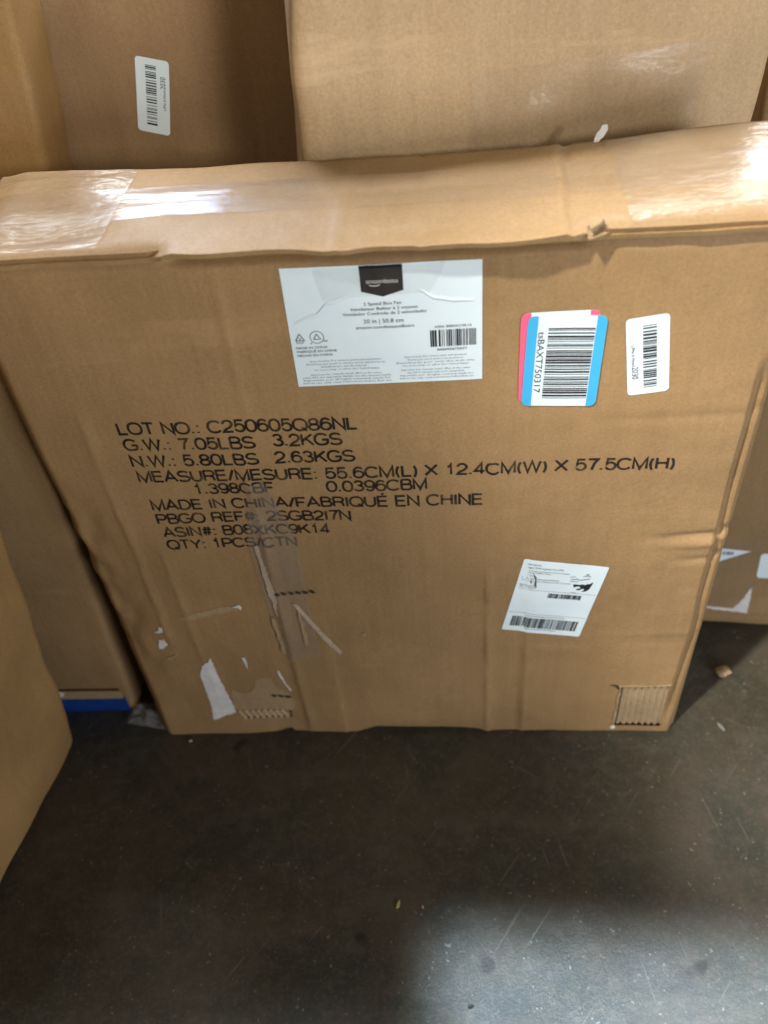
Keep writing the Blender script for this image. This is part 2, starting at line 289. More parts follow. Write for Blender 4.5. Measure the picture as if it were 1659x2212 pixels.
class Sheet:
    """flat shapes in the (u, v) of a surface, cut on a grid and laid onto it"""
    def __init__(s): s.v, s.f = [], []
    def poly(s, pts):
        n = len(s.v); s.v += [tuple(p) for p in pts]; s.f.append(tuple(range(n, n + len(pts)))); return s
    def rect(s, u0, v0, u1, v1): return s.poly([(u0, v0), (u1, v0), (u1, v1), (u0, v1)])
    def round_rect(s, u0, v0, u1, v1, r, n=5):
        pts = []
        for cx, cy, a0 in ((u1 - r, v0 + r, -90), (u1 - r, v1 - r, 0), (u0 + r, v1 - r, 90), (u0 + r, v0 + r, 180)):
            for k in range(n + 1):
                a = R(a0 + 90 * k / n); pts.append((cx + r * math.cos(a), cy + r * math.sin(a)))
        return s.poly(pts)
    def text(s, t, u0, v0, u1=None, cap=0.01, u1b=0.0, turn=0, res=3, center=None):
        """start at (u0,v0); run to length u1-u0 if u1 is given; turn in degrees about the start"""
        vs, fs = glyphs(t, res)
        if not fs: return s
        a = min(v[0] for v in vs); b = max(v[0] for v in vs)
        sy = cap / CAP
        sx = (u1 - u0) / (b - a) if u1 is not None else sy
        sh = -(b - a) * sx / 2 if center else 0
        c, d = math.cos(R(turn)), math.sin(R(turn)); n = len(s.v)
        for x, y in vs:
            X, Y = (x - a) * sx + sh, y * sy
            s.v.append((u0 + c * X - d * Y, v0 + d * X + c * Y))
        s.f += [tuple(i + n for i in f) for f in fs]; return s
    def pen(s, t, u0, v0, u1, cap, width=0.0020):
        """lettering in the pen-stroke capitals, from u0 to u1"""
        gap = 0.15; L = sum(PEN[c][0] + gap for c in t) - gap; k = (u1 - u0) / L; x = 0; h = 0
        for c in t:
            adv, strokes = PEN[c]
            for st in strokes:
                h += 1; z = 0.00002 * (h % 4)
                p = [Vector((u0 + (x + a) * k, v0 + b * cap)) for a, b in st]
                closed = (p[0] - p[-1]).length < 1e-6
                if closed: p = p[:-1]
                n = len(p); base = len(s.v)
                for i in range(n):
                    a = p[i - 1] if i or closed else None; b = p[(i + 1) % n] if i < n - 1 or closed else None
                    d1 = (p[i] - a).normalized() if a else (b - p[i]).normalized(); d2 = (b - p[i]).normalized() if b else d1
                    m = (d1 + d2); m = m.normalized() if m.length > 1e-3 else Vector((-d1.y, d1.x))
                    nn = Vector((-m.y, m.x)); q = 1 / max(0.42, abs(nn.dot(Vector((-d1.y, d1.x)))))
                    o = nn * width / 2 * q; jit = 1 + 0.10 * noise.noise(Vector((p[i].x * 900, p[i].y * 900, 0)))
                    s.v += [(p[i].x - o.x * jit, p[i].y - o.y * jit, z), (p[i].x + o.x * jit, p[i].y + o.y * jit, z)]
                for i in range(n if closed else n - 1):
                    a, b = base + 2 * i, base + 2 * ((i + 1) % n); s.f.append((a, b, b + 1, a + 1))
            x += adv + gap
        return s
    def bars(s, u0, v0, u1, v1, n, seed, along='u'):
        rnd = random.Random(seed); ws = [rnd.choice((1, 1, 1, 2, 2, 3)) for _ in range(2 * n - 1)]
        L = (u1 - u0) if along == 'u' else (v1 - v0); k = L / sum(ws); p = 0
        for i, w in enumerate(ws):
            if i % 2 == 0:
                if along == 'u': s.rect(u0 + p * k, v0, u0 + (p + w) * k, v1)
                else: s.rect(u0, v0 + p * k, u1, v0 + (p + w) * k)
            p += w
        return s
    def stroke(s, pts, w):
        for (a, b), (c, d) in zip(pts, pts[1:]):
            dx, dy = c - a, d - b; l = math.hypot(dx, dy) or 1; nx, ny = -dy / l * w / 2, dx / l * w / 2
            s.poly([(a - nx, b - ny), (c - nx, d - ny), (c + nx, d + ny), (a + nx, b + ny)])
        return s
    def ring(s, cu, cv, r, w, n=20):
        pts = [(cu + r * math.cos(2 * math.pi * k / n), cv + r * math.sin(2 * math.pi * k / n)) for k in range(n + 1)]
        return s.stroke(pts, w)
    def build(s, name, mat, parent, surf, lift, cut=0.008, label=None, thick=0.0, smooth=False):
        bm = bmesh.new(); vs = [bm.verts.new((p[0], p[1], p[2] if len(p) > 2 else 0)) for p in s.v]
        for f in s.f:
            try: bm.faces.new([vs[i] for i in f])
            except ValueError: pass
        if cut:
            us = [v[0] for v in s.v]; ws = [v[1] for v in s.v]
            for lo, hi, ax in ((min(us), max(us), 0), (min(ws), max(ws), 1)):
                k = math.floor(lo / cut) + 1
                while k * cut < hi:
                    co = Vector((k * cut, 0, 0)) if ax == 0 else Vector((0, k * cut, 0))
                    no = Vector((1, 0, 0)) if ax == 0 else Vector((0, 1, 0))
                    bmesh.ops.bisect_plane(bm, geom=bm.verts[:] + bm.edges[:] + bm.faces[:], plane_co=co, plane_no=no, dist=1e-7)
                    k += 1
        for f in bm.faces:
            f.normal_update()
            if f.normal.z < 0: f.normal_flip()
        if thick:
            ret = bmesh.ops.extrude_face_region(bm, geom=bm.faces[:])
            for e in ret['geom']:
                if isinstance(e, bmesh.types.BMVert): e.co.z += thick
        for v in bm.verts: v.co = surf(v.co.x, v.co.y, lift + v.co.z)
        me = bpy.data.meshes.new(name); bm.to_mesh(me); bm.free()
        o = link(name, me, mat, parent, smooth)
        if label: o['label'] = label
        return o

def frame(surf, origin, angle):
    """a label's own (u to the right, v downward from its top left corner) on a surface"""
    c, d = math.cos(R(angle)), math.sin(R(angle))
    def f(u, v, lift): return surf(origin[0] + c * u - d * v, origin[1] + d * u + c * v, lift)
    return f

class Carton:
    """eight corners (x low/high, y low/high, z low/high) with rounded, slightly bulging board"""
    def __init__(s, c, seed=0, bulge=0.006, lump=0.003, rnd=0.006):
        s.c = [Vector(p) for p in c]; s.seed = seed; s.bulge = bulge; s.lump = lump; s.r = rnd
        s.dim = ((s.c[1] - s.c[0]).length, (s.c[2] - s.c[0]).length, (s.c[4] - s.c[0]).length)
    def tri(s, a, b, c):
        L = lambda p, q, t: p.lerp(q, t)
        k = s.c
        return L(L(L(k[0], k[1], a), L(k[2], k[3], a), b), L(L(k[4], k[5], a), L(k[6], k[7], a), b), c)
    def pt(s, a, b, c, lift=0):
        d = s.dim; p = [a * d[0], b * d[1], c * d[2]]; q = [min(max(p[i], s.r), d[i] - s.r) for i in range(3)]
        n = Vector([p[i] - q[i] for i in range(3)])
        if n.length < 1e-9: return s.tri(a, b, c)
        n.normalize(); w = Vector(q) + n * s.r
        P = s.tri(w.x / d[0], w.y / d[1], w.z / d[2])
        o = s.tri(0, 0, 0)
        ax = [(s.c[1] - s.c[0]).normalized(), (s.c[2] - s.c[0]).normalized(), (s.c[4] - s.c[0]).normalized()]
        nn = (ax[0] * n.x + ax[1] * n.y + ax[2] * n.z).normalized()
        e = s.bulge * math.sin(math.pi * min(max(a, 0), 1)) ** 0.7 * math.sin(math.pi * min(max(c, 0), 1)) ** 0.7 if abs(n.y) > 0.5 else 0
        if abs(n.x) > 0.5: e = s.bulge * math.sin(math.pi * min(max(b, 0), 1)) ** 0.7 * math.sin(math.pi * min(max(c, 0), 1)) ** 0.7
        h = nz(P + Vector((s.seed * 3.1, 0, 0)), s.lump, 7) + nz(P + Vector((0, s.seed, 0)), s.lump * 0.4, 23)
        return P + nn * (e + h + lift)
    def front(s, x, z, lift):           # metres along the front from its lower left corner
        return s.pt(x / s.dim[0], 0, z / s.dim[2], lift)
    def right(s, y, z, lift):
        return s.pt(1, y / s.dim[1], z / s.dim[2], lift)
    def body(s, mat, parent, step=0.012):
        vs, fs, idx = [], [], {}
        d = s.dim
        def line(L):
            n = max(4, int(L / step)); t = [k / n for k in range(n + 1)]; r = s.r / L
            return sorted(set(t + [r * .3, r * .65, r, 1 - r, 1 - r * .65, 1 - r * .3]))
        A, B, Cc = line(d[0]), line(d[1]), line(d[2])
        def v(a, b, c):
            k = (round(a, 6), round(b, 6), round(c, 6))
            if k not in idx: idx[k] = len(vs); vs.append(s.pt(a, b, c))
            return idx[k]
        def face(U, V, f, flip):
            for i in range(len(U) - 1):
                for j in range(len(V) - 1):
                    q = [f(U[i], V[j]), f(U[i + 1], V[j]), f(U[i + 1], V[j + 1]), f(U[i], V[j + 1])]
                    q = [v(*p) for p in q]; fs.append(q[::-1] if flip else q)
        face(A, Cc, lambda a, c: (a, 0, c), False); face(A, Cc, lambda a, c: (a, 1, c), True)
        face(B, Cc, lambda b, c: (0, b, c), True); face(B, Cc, lambda b, c: (1, b, c), False)
        face(A, B, lambda a, b: (a, b, 0), True); face(A, B, lambda a, b: (a, b, 1), False)
        return link('carton_body', mesh_of('carton_body', vs, fs), mat, parent, True)

# ------------------------------------------------------------------ the floor
def make_floor():
    n = 2; vs = [(-9, -9, 0), (9, -9, 0), (9, 9, 0), (-9, 9, 0)]
    o = link('floor', mesh_of('floor', vs, [(0, 1, 2, 3)]), floor_mat()); o['kind'] = 'structure'
make_floor()

# ------------------------------------------------------------------ the main carton
BW, BD, BH = 0.556, 0.124, 0.575
def sm(a, b, x):
    t = min(max((x - a) / (b - a), 0), 1); return t * t * (3 - 2 * t)
def win(a, b, x, f=0.02): return sm(a - f, a + f, x) * (1 - sm(b - f, b + f, x))
def ridge(d, w): return math.exp(-(d / w) ** 2)
def knots(x, pts):
    for (a, p), (b, q) in zip(pts, pts[1:]):
        if x <= b: return p + (q - p) * sm(a, b, x)
    return pts[-1][1]
def zbot(x):
    return knots(x, [(0, 0.0005), (0.125, 0.0005), (0.1455, 0.0065), (0.1475, 0.0005), (0.215, 0.001), (0.245, 0.011),
                     (0.30, 0.010), (0.345, 0.006), (0.362, 0.003), (0.42, 0.002), (0.46, 0.0005), (0.556, 0.0005)])
def fy(x, z):
    """depth of the front board: creases, dents, rounded and crushed edges"""
    y = nz((x, 0, z), 0.0035, 5) + nz((x, 3, z), 0.0011, 17) + nz((x, 7, z), 0.0003, 60)
    y -= 0.004 * math.sin(math.pi * min(max(x / BW, 0), 1)) * math.sin(math.pi * min(max(z / BH, 0), 1))
    wob = 0.0012 * noise.noise(Vector((z * 14, 0, 5)))
    def vcrease(x0, w, h, z0, z1, f=0.02):
        d = x - x0 - wob - 0.0015 * noise.noise(Vector((z * 45, x0 * 50, 2)))
        k = 0.75 + 0.6 * noise.noise(Vector((x0 * 90, z * 22, 4)))
        return 1.5 * h * k * (math.exp(-abs(d) / (w * 0.9)) + (0.55 * sm(0.012, 0.0, d) if d > 0 else 0.0)) * win(z0, z1, z, f)
    y -= vcrease(0.166, 0.003, 0.0010, 0.0, 0.41)
    y -= vcrease(0.1765, 0.003, 0.0007, 0.43, 0.55)
    y -= vcrease(0.3575, 0.0032, 0.0019, 0.0, 0.26)
    y -= vcrease(0.361, 0.004, 0.0008, 0.26, 0.56)
    y -= vcrease(0.394, 0.0035, 0.0009, 0.0, 0.16)
    y -= vcrease(0.205, 0.003, 0.0008, 0.0, 0.20)
    y -= vcrease(0.3725, 0.004, 0.0006, 0.5, 0.56)
    y -= vcrease(0.050, 0.0035, 0.0012, 0.16, 0.44)
    y -= vcrease(0.074, 0.003, 0.0008, 0.08, 0.30)
    y += 0.0045 * sm(0.045, 0.0, x) * win(0.12, 0.36, z, 0.05) * (1 + noise.noise(Vector((x * 60, z * 40, 2))))
    # the board between two creases stands at its own angle
    y += 0.0016 * win(0.360, 0.392, x, 0.003) * win(0.0, 0.28, z, 0.03)
    y -= 0.0014 * win(0.166, 0.205, x, 0.004) * win(0.0, 0.20, z, 0.04)
    # crushed corner creases on both sides
    hz = 0.001 * noise.noise(Vector((x * 30, 1, 1)))
    y += 0.0030 * ridge(z - 0.301 - hz, 0.004) * sm(0.475, 0.535, x)
    y -= 0.0018 * ridge(z - 0.291 - hz, 0.004) * sm(0.48, 0.54, x)
    y += 0.0018 * ridge(z - 0.272 - hz, 0.0035) * sm(0.50, 0.54, x)
    y += 0.0014 * ridge(z - 0.205 - hz, 0.005) * sm(0.05, 0.01, x)
    y += 0.0012 * ridge(z - 0.335 - hz * 3, 0.006) * sm(0.06, 0.0, x)
    y += 0.0007 * ridge(z - 0.425 - hz, 0.004) * sm(0.40, 0.50, x)
    y -= 0.0006 * ridge(z - 0.160 - 0.02 * x, 0.004) * sm(0.43, 0.52, x)
    # the band under the top fold leans out, above a score line
    y += 0.0020 * ridge(z - 0.563, 0.003)
    y -= 0.0065 * sm(0.563, 0.575, z) * (1 - 0.8 * win(0.15, 0.415, x, 0.012))
    y += 0.0095 * sm(0.558, 0.566, z) * win(0.15, 0.415, x, 0.012)
    # lower left corner pushed forward, board bent in right of the notch
    y -= 0.004 * sm(0.06, 0.0, z) * sm(0.15, 0.09, x)
    y += 0.003 * sm(0.03, 0.0, z) * win(0.23, 0.35, x, 0.02)
    # vertical edges
    y += 0.0075 * sm(0.012, 0.0, x) ** 2
    fold = 0.5465 + 0.004 * noise.noise(Vector((0, 4, z * 9)))
    y += 0.0085 * ridge(x - fold, 0.0034) * win(0.03, 0.46, z, 0.02)
    y += 0.0105 * sm(fold, 0.557, x)
    return y
GS = 0.0025
_fg = {}
def _node(i, j):
    if (i, j) not in _fg: _fg[i, j] = fy(i * GS, j * GS)
    return _fg[i, j]
def front(x, z, lift):
    i, j = math.floor(x / GS), math.floor(z / GS); a, b = x / GS - i, z / GS - j
    y = (_node(i, j) * (1 - a) + _node(i + 1, j) * a) * (1 - b) + (_node(i, j + 1) * (1 - a) + _node(i + 1, j + 1) * a) * b
    return Vector((x, y - lift, z))
def ftop(x): return 0.5745 - 0.0035 * win(0.15, 0.415, x, 0.012)
def lip(x):   # how far the torn top board hangs over the front
    return knots(x, [(-0.01, -0.006), (0.10, -0.006), (0.143, -0.006), (0.150, -0.009), (0.182, -0.013), (0.22, -0.0125), (0.263, -0.0175),
                     (0.29, -0.0135), (0.33, -0.0165), (0.369, -0.0185), (0.40, -0.0145), (0.418, -0.007), (0.426, -0.006), (0.56, -0.006)])
def ztop(x, y):
    z = 0.575 + nz((x, y, 9), 0.0022, 8) + nz((x, y, 2), 0.0007, 30)
    z += 0.0025 * math.sin(math.pi * min(max(y / BD, 0), 1))
    z += 0.0016 * ridge(x - 0.404 - 0.06 * (y - 0.04), 0.0025) - 0.0016 * ridge(x - 0.410 - 0.06 * (y - 0.04), 0.0035)
    z += 0.0010 * ridge(x - 0.262, 0.004) - 0.0008 * ridge(x - 0.315, 0.003)
    z -= 0.0012 * ridge(y - 0.062, 0.0025)                        # the flaps meet here
    z += 0.0075 * sm(0.37, 0.54, x) * sm(-0.02, 0.15, y)
    z -= 0.0045 * sm(0.006, -0.004, y) * (1 - win(0.15, 0.415, x, 0.01))
    z -= 0.003 * sm(0.02, 0.0, x)
    z += 0.12 * (y - 0.08) * sm(0.14, 0.05, x) * sm(0.0, 0.03, y)
    return z
def top(x, y, lift): return Vector((x, y, ztop(x, y) + lift))

TX0, TX1, TZ0, TZ1 = 0.4905, 0.5395, 0.0107, 0.0857          # the window torn out of the face board
HX0, HX1, HZ0, HZ1 = 0.1005, 0.1500, 0.0290, 0.0425          # the strip torn open at the lower left
main = thing('cardboard_box', 'upright brown box in the centre with black lot and weight lettering and white labels',
             'cardboard box', (BW / 2, BD / 2, 0), 'cardboard boxes stacked on the warehouse floor')
def make_main_body():
    xs = sorted(set([round(k * GS, 5) for k in range(0, 223)] + [TX0, TX1, HX0, HX1, 0.1455, 0.1462, 0.1475, 0.5545, BW]))
    zs = sorted(set([round(k * GS, 5) for k in range(0, 230)] + [TZ0, TZ1, HZ0, HZ1, 0.002, 0.5645, BH]))
    vs, fs, ix = [], [], {}
    def fp(x, z):
        b, t = zbot(x), ftop(x)
        zz = z
        if z < 0.02: zz = b + (0.02 - b) * z / 0.02
        if z > 0.555: zz = 0.555 + (t - 0.555) * (z - 0.555) / (BH - 0.555)
        return (x, front(x, zz, 0).y, zz)
    for i, x in enumerate(xs):
        for j, z in enumerate(zs): ix[i, j] = len(vs); vs.append(fp(x, z))
    for i in range(len(xs) - 1):
        for j in range(len(zs) - 1):
            xm, zm = (xs[i] + xs[i + 1]) / 2, (zs[j] + zs[j + 1]) / 2
            if TX0 < xm < TX1 and TZ0 < zm < TZ1: continue
            if HX0 < xm < HX1 and HZ0 < zm < HZ1: continue
            fs.append((ix[i, j], ix[i + 1, j], ix[i + 1, j + 1], ix[i, j + 1]))
    # sides and back
    def side(i0, x1, flip):
        ys = [0.03, 0.06, 0.09, BD - 0.003]
        rows = []
        for j, z in enumerate(zs):
            r = [ix[i0, j]]
            for y in ys:
                r.append(len(vs)); vs.append((x1 + nz((x1, y, z), 0.003, 9), y, vs[ix[i0, j]][2]))
            rows.append(r)
        for j in range(len(zs) - 1):
            for k in range(len(ys)):
                q = (rows[j][k], rows[j][k + 1], rows[j + 1][k + 1], rows[j + 1][k]); fs.append(q[::-1] if flip else q)
        return rows
    a = side(0, 0.0, True); b = side(len(xs) - 1, BW, False)
    fs.append((b[0][-1], a[0][-1], a[-1][-1], b[-1][-1]))
    fs.append(tuple([a[0][-1]] + [b[0][-1]] + [ix[i, 0] for i in range(len(xs) - 1, -1, -1)]))
    me = mesh_of('carton_body', vs, fs)
    link('carton_body', me, K_MAIN, main, True)
make_main_body()
def make_top():
    xs = [-0.002 + k * (BW + 0.004) / 140 for k in range(141)]; T = [0, 0.01, 0.03, 0.06] + [0.1 + 0.9 * k / 24 for k in range(25)]
    vs, fs, ix = [], [], {}
    for i, x in enumerate(xs):
        y0, y1 = lip(x) + nz((x, 1, 1), 0.0016, 40), 0.1225 + 0.002 * sm(0.4, 0.5, x) + nz((x, 5, 1), 0.0012, 20)
        for j, t in enumerate(T):
            y = y0 + (y1 - y0) * t; ix[i, j] = len(vs); vs.append((x, y, ztop(x, y)))
    n = len(T)
    for i in range(len(xs) - 1):
        for j in range(n - 1): fs.append((ix[i, j], ix[i + 1, j], ix[i + 1, j + 1], ix[i, j + 1]))
    # thickness of the board all round
    rim = [ix[i, 0] for i in range(len(xs))] + [ix[len(xs) - 1, j] for j in range(1, n)] + \
          [ix[i, n - 1] for i in range(len(xs) - 2, -1, -1)] + [ix[0, j] for j in range(n - 2, 0, -1)]
    low = []
    for v in rim:
        p = vs[v]; low.append(len(vs)); vs.append((p[0], p[1] + (0.0015 if p[1] < 0.03 else 0), p[2] - 0.0036))
    m = len(rim)
    for k in range(m): fs.append((rim[k], low[k], low[(k + 1) % m], rim[(k + 1) % m]))
    fs.append(tuple(low[::-1]))
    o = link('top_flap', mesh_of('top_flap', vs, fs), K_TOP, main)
    for p in o.data.polygons[:(len(xs) - 1) * (n - 1)]: p.use_smooth = True
make_top()
# curled torn ply at the end of the lip
def make_curl():
    vs, fs = [], []; n, m = 16, 5
    for i in range(n):
        a = -2.2 + 4.6 * i / (n - 1); r = 0.0042 - 0.0016 * i / (n - 1)
        for j in range(m):
            t = j / (m - 1)
            vs.append((0.4155 + 0.013 * t * (1 - 0.4 * i / n), -0.010 + 0.006 * t + r * math.cos(a), 0.5755 + r * math.sin(a) + 0.001 * t))
    for i in range(n - 1):
        for j in range(m - 1): fs.append((i * m + j, i * m + j + 1, (i + 1) * m + j + 1, (i + 1) * m + j))
    o = link('torn_ply', mesh_of('torn_ply', vs, fs), K_TORN, main, True)
    md = o.modifiers.new('thickness', 'SOLIDIFY'); md.thickness = 0.0008
make_curl()

# lot and weight lettering
t = Sheet()
for s, x0, z0, x1, c in [
    ('LOT NO.: C250605Q86NL', 0.0767, 0.4258, 0.2598, 0.0104), ('G.W.: 7.05LBS', 0.0775, 0.4100, 0.1798, 0.0104), ('3.2KGS', 0.1946, 0.4115, 0.2469, 0.0104),
    ('N.W.: 5.80LBS', 0.0781, 0.3936, 0.1795, 0.0104), ('2.63KGS', 0.1937, 0.3946, 0.2548, 0.0104),
    ('MEASURE/MESURE: 55.6CM(L) X 12.4CM(W) X 57.5CM(H)', 0.0790, 0.3772, 0.4969, 0.0104), ('1.398CBF', 0.1215, 0.3630, 0.1867, 0.0104),
    ('0.0396CBM', 0.2301, 0.3630, 0.3090, 0.0104), ('MADE IN CHINA/FABRIQU\u00c9 EN CHINE', 0.0816, 0.3458, 0.3526, 0.0104),
    ('PBGO REF#: 2SGB2I7N', 0.0819, 0.3300, 0.2452, 0.0104), ('ASIN#: B08XKC9K14', 0.0836, 0.3142, 0.2257, 0.0104), ('QTY: 1PCS/CTN', 0.0834, 0.2990, 0.1955, 0.0104)]:
    t.pen(s, x0, z0, x1, c)
t.build('printed_lettering', STENCIL, main, front, 0.0004, cut=0.0025)

# product label at the top, its own u right and v up from the lower left corner
o0 = (0.2216, 0.4651); LW, LH = 0.1307, 0.0908
pf = frame(front, o0, 0.0)
pl = Sheet().rect(0, 0, LW, LH).build('product_label', WHITE, main, pf, 0.0005, label='white product label with a black pointed banner')
q = lambda x, z: (x - o0[0], z - o0[1])
bn = Sheet().poly([q(0.2735, 0.5373), q(0.2875, 0.5332), q(0.3012, 0.5373), q(0.3014, 0.5556), q(0.2735, 0.5556)]).build('brand_banner', BANNER, pl, pf, 0.0008)
bt = Sheet().text('amazonbasics', *q(0.2772, 0.5431), q(0.2980, 0)[0], 0.0030)
bt.stroke([q(0.2790, 0.5420), q(0.2815, 0.5411), q(0.2845, 0.5413), q(0.2862, 0.5421)], 0.0006)
bt.build('banner_lettering', PALE_INK, bn, pf, 0.0011)
TXT = [('2 Speed Box Fan', 0.2742, 0.2992, 0.5273, 0.0022), ('Ventilateur Bo\u00eetier \u00e0 2 vitesses', 0.2650, 0.3100, 0.5237, 0.0022),
                        ('Ventilador Cuadrado de 2 velocidades', 0.2596, 0.3155, 0.5202, 0.0022), ('20 in | 50.8 cm', 0.2730, 0.2998, 0.5140, 0.0029),
                        ('amazon.com/AmazonBasics', 0.2674, 0.3068, 0.5098, 0.0022), ('ASIN: B08XKC9K14', 0.3204, 0.3450, 0.5077, 0.0018),
                        ('840095875077', 0.3216, 0.3420, 0.4899, 0.0018), ('MADE IN CHINA', 0.2246, 0.2466, 0.4962, 0.0018),
                        ('FABRIQU\u00c9 EN CHINE', 0.2248, 0.2526, 0.4932, 0.0018), ('HECHO EN CHINA', 0.2248, 0.2494, 0.4900, 0.0018), ('PAP', 0.2256, 0.2308, 0.5005, 0.0014), ('20', 0.2440, 0.2470, 0.5012, 0.0015)]
for nm, part in (('title_lettering', TXT[:5]), ('code_lettering', TXT[5:7]), ('origin_lettering', TXT[7:])):
    tx = Sheet()
    for s, x0, x1, z, c in part:
        u, v = q(x0, z); tx.text(s, u, v, u + x1 - x0, c)
    tx.build(nm, BLACK, pl, pf, 0.0008, cut=0.012)
sm_ = Sheet()
left = ['Imported by: For service, parts and questions', 'Distribu\u00e9 par: pour le service et les questions en', 'Distribuido por: visit the web site', 'for more help or call in the United States']
left2 = ['Importer for Canada: head office in the same', 'suite 400, for warranty details see the manual inside,', 'Importado por: all rights reserved, made for', 'indoor use only, read instructions before first use']
for k, s in enumerate(left): sm_.text(s, *q((0.2328, 0.2300, 0.2400, 0.2350)[k], 0.4852 - 0.0024 * k), q((0.2824, 0.2850, 0.2720, 0.2808)[k], 0)[0], 0.0014, res=1)
for k, s in enumerate(left2): sm_.text(s, *q((0.2320, 0.2258, 0.2262, 0.2256)[k], 0.4741 - 0.0023 * k), q((0.2820, 0.2890, 0.2882, 0.2885)[k], 0)[0], 0.0014, res=1)
for k, s in enumerate(left): sm_.text(s, *q((0.2989, 0.3010, 0.2930, 0.2975)[k], 0.4855 - 0.0024 * k), q((0.3417, 0.3390, 0.3470, 0.3430)[k], 0)[0], 0.0014, res=1)
for k, s in enumerate(left2): sm_.text(s, *q((0.2960, 0.3000, 0.2950, 0.2945)[k], 0.4748 - 0.0023 * k), q((0.3440, 0.3400, 0.3462, 0.3466)[k], 0)[0], 0.0014, res=1)
sm_.build('small_print', GREY, pl, pf, 0.0008, cut=0.015)
Sheet().bars(*q(0.3172, 0.4932), *q(0.3481, 0.5061), 24, 5).build('barcode', BLACK, pl, pf, 0.0008)
rm = Sheet(); a = q(0.2250, 0.5028)
tri = lambda cx, cz, r: [(cx + r * math.cos(R(90 + 120 * k)), cz + r * math.sin(R(90 + 120 * k))) for k in range(4)]
rm.stroke(tri(*q(0.2282, 0.5046), 0.0036), 0.0006); rm.text('20', *q(0.2272, 0.5036), q(0.2293, 0)[0], 0.0014)
rm.ring(*q(0.2400, 0.5050), 0.0047, 0.0005); rm.stroke(tri(*q(0.2400, 0.5048), 0.0028), 0.0006); rm.stroke([q(0.2362, 0.5012), q(0.2352, 0.4998)], 0.0006)
rm.build('recycling_mark', GREY, pl, pf, 0.0008)
# wrinkles in the label and the tape over its top edge
def wrinkle(pts, w, h):
    vs, fs = [], []
    n = 7; m = len(pts) * 6
    for i in range(m + 1):
        s = i / m * (len(pts) - 1); k = min(int(s), len(pts) - 2); f = s - k
        x = pts[k][0] + (pts[k + 1][0] - pts[k][0]) * f; z = pts[k][1] + (pts[k + 1][1] - pts[k][1]) * sm(0, 1, f)
        e = math.sin(math.pi * i / m) ** 0.5
        for j in range(n):
            d = (j / (n - 1) - 0.5) * w
            vs.append(front(x, z + d, 0.0004 + h * e * math.cos(math.pi * (j / (n - 1) - 0.5)) + 0.0002))
    for i in range(m):
        for j in range(n - 1): fs.append((i * n + j, (i + 1) * n + j, (i + 1) * n + j + 1, i * n + j + 1))
    link('paper_wrinkle', mesh_of('paper_wrinkle', vs, fs), WHITE, pl, True)
wrinkle([(0.226, 0.5165), (0.2400, 0.5215), (0.2520, 0.5305), (0.2640, 0.5345)], 0.0030, 0.0011)
wrinkle([(0.311, 0.5365), (0.3225, 0.5300), (0.3350, 0.5278), (0.347, 0.5275)], 0.0030, 0.0010)
Sheet().poly([(0.2480, 0.5320), (0.2700, 0.5340), (0.3180, 0.5350), (0.3260, 0.5480), (0.3290, 0.5560), (0.3300, 0.5700), (0.2420, 0.5700), (0.2440, 0.5460)]).build(
    'packing_tape', TAPE, main, front, 0.0012)

# two barcode stickers one over the other
def colour_sticker(org, ang, mat, lift, label, full):
    f = frame(front, org, ang); w, h = 0.0525, 0.0722
    s = Sheet().round_rect(0, 0, w, h, 0.005).build('barcode_sticker', WHITE, main, f, lift, label=label)
    for u0, u1 in ((0, 0.0068), (w - 0.0068, w)):
        st = Sheet(); r = 0.005; pts = []
        if u0 == 0:
            pts = [(u1, 0.0)] + [(u1, h)]
            pts += [(r + r * math.cos(R(a)), h - r + r * math.sin(R(a))) for a in range(90, 181, 15)]
            pts += [(r + r * math.cos(R(a)), r + r * math.sin(R(a))) for a in range(180, 271, 15)]
        else:
            pts = [(u0, h), (u0, 0.0)]
            pts += [(w - r + r * math.cos(R(a)), r + r * math.sin(R(a))) for a in range(-90, 1, 15)]
            pts += [(w - r + r * math.cos(R(a)), h - r + r * math.sin(R(a))) for a in range(0, 91, 15)]
        st.poly(pts).build('colour_strip', mat, s, f, lift + 0.00025)
    if full:
        Sheet().bars(0.0142, 0.0068, 0.0452, 0.0628, 34, 21, 'v').build('barcode', BLACK, s, f, lift + 0.00025)
        Sheet().text('tsBAXT750317', 0.0078, 0.0600, 0.0078 + 0.0485, 0.0044, turn=-90).build('sticker_lettering', BLACK, s, f, lift + 0.00025)
colour_sticker((0.3778, 0.4432), 0.0, PINK, 0.0005, 'white sticker with pink edges showing from under the blue one', False)
colour_sticker((0.3800, 0.4410), -2.2, SKY, 0.0010, 'white barcode sticker with sky blue edges', True)

# small white inventory sticker; also used on the box behind
def inventory_sticker(parent, surf, org, ang, lift, label, flip, big, seed):
    f = frame(surf, org, ang); w, h = 0.0284, 0.0615
    if flip:
        g = f; f = lambda u, v, l: g(w - u, h - v, l)
    s = Sheet().round_rect(0, 0, w, h, 0.003).build('inventory_sticker', WHITE, parent, f, lift, label=label)
    Sheet().bars(0.0110, 0.0055, 0.0200, 0.0548, 26, seed, 'v').build('barcode', BLACK, s, f, lift + 0.00025)
    tt = Sheet().text('LPN 0 MnH', 0.0032, 0.0405, 0.0032 + 0.0165, 0.0022, turn=-90, res=2)
    tt.text(big, 0.0034, 0.0232, 0.0034 + 0.0098, 0.0042, turn=-90)
    tt.build('sticker_lettering', BLACK, s, f, lift + 0.00025)
inventory_sticker(main, front, (0.4546, 0.4460), 7.3, 0.0005, 'small white barcode sticker at the upper right', False, '2030', 3)

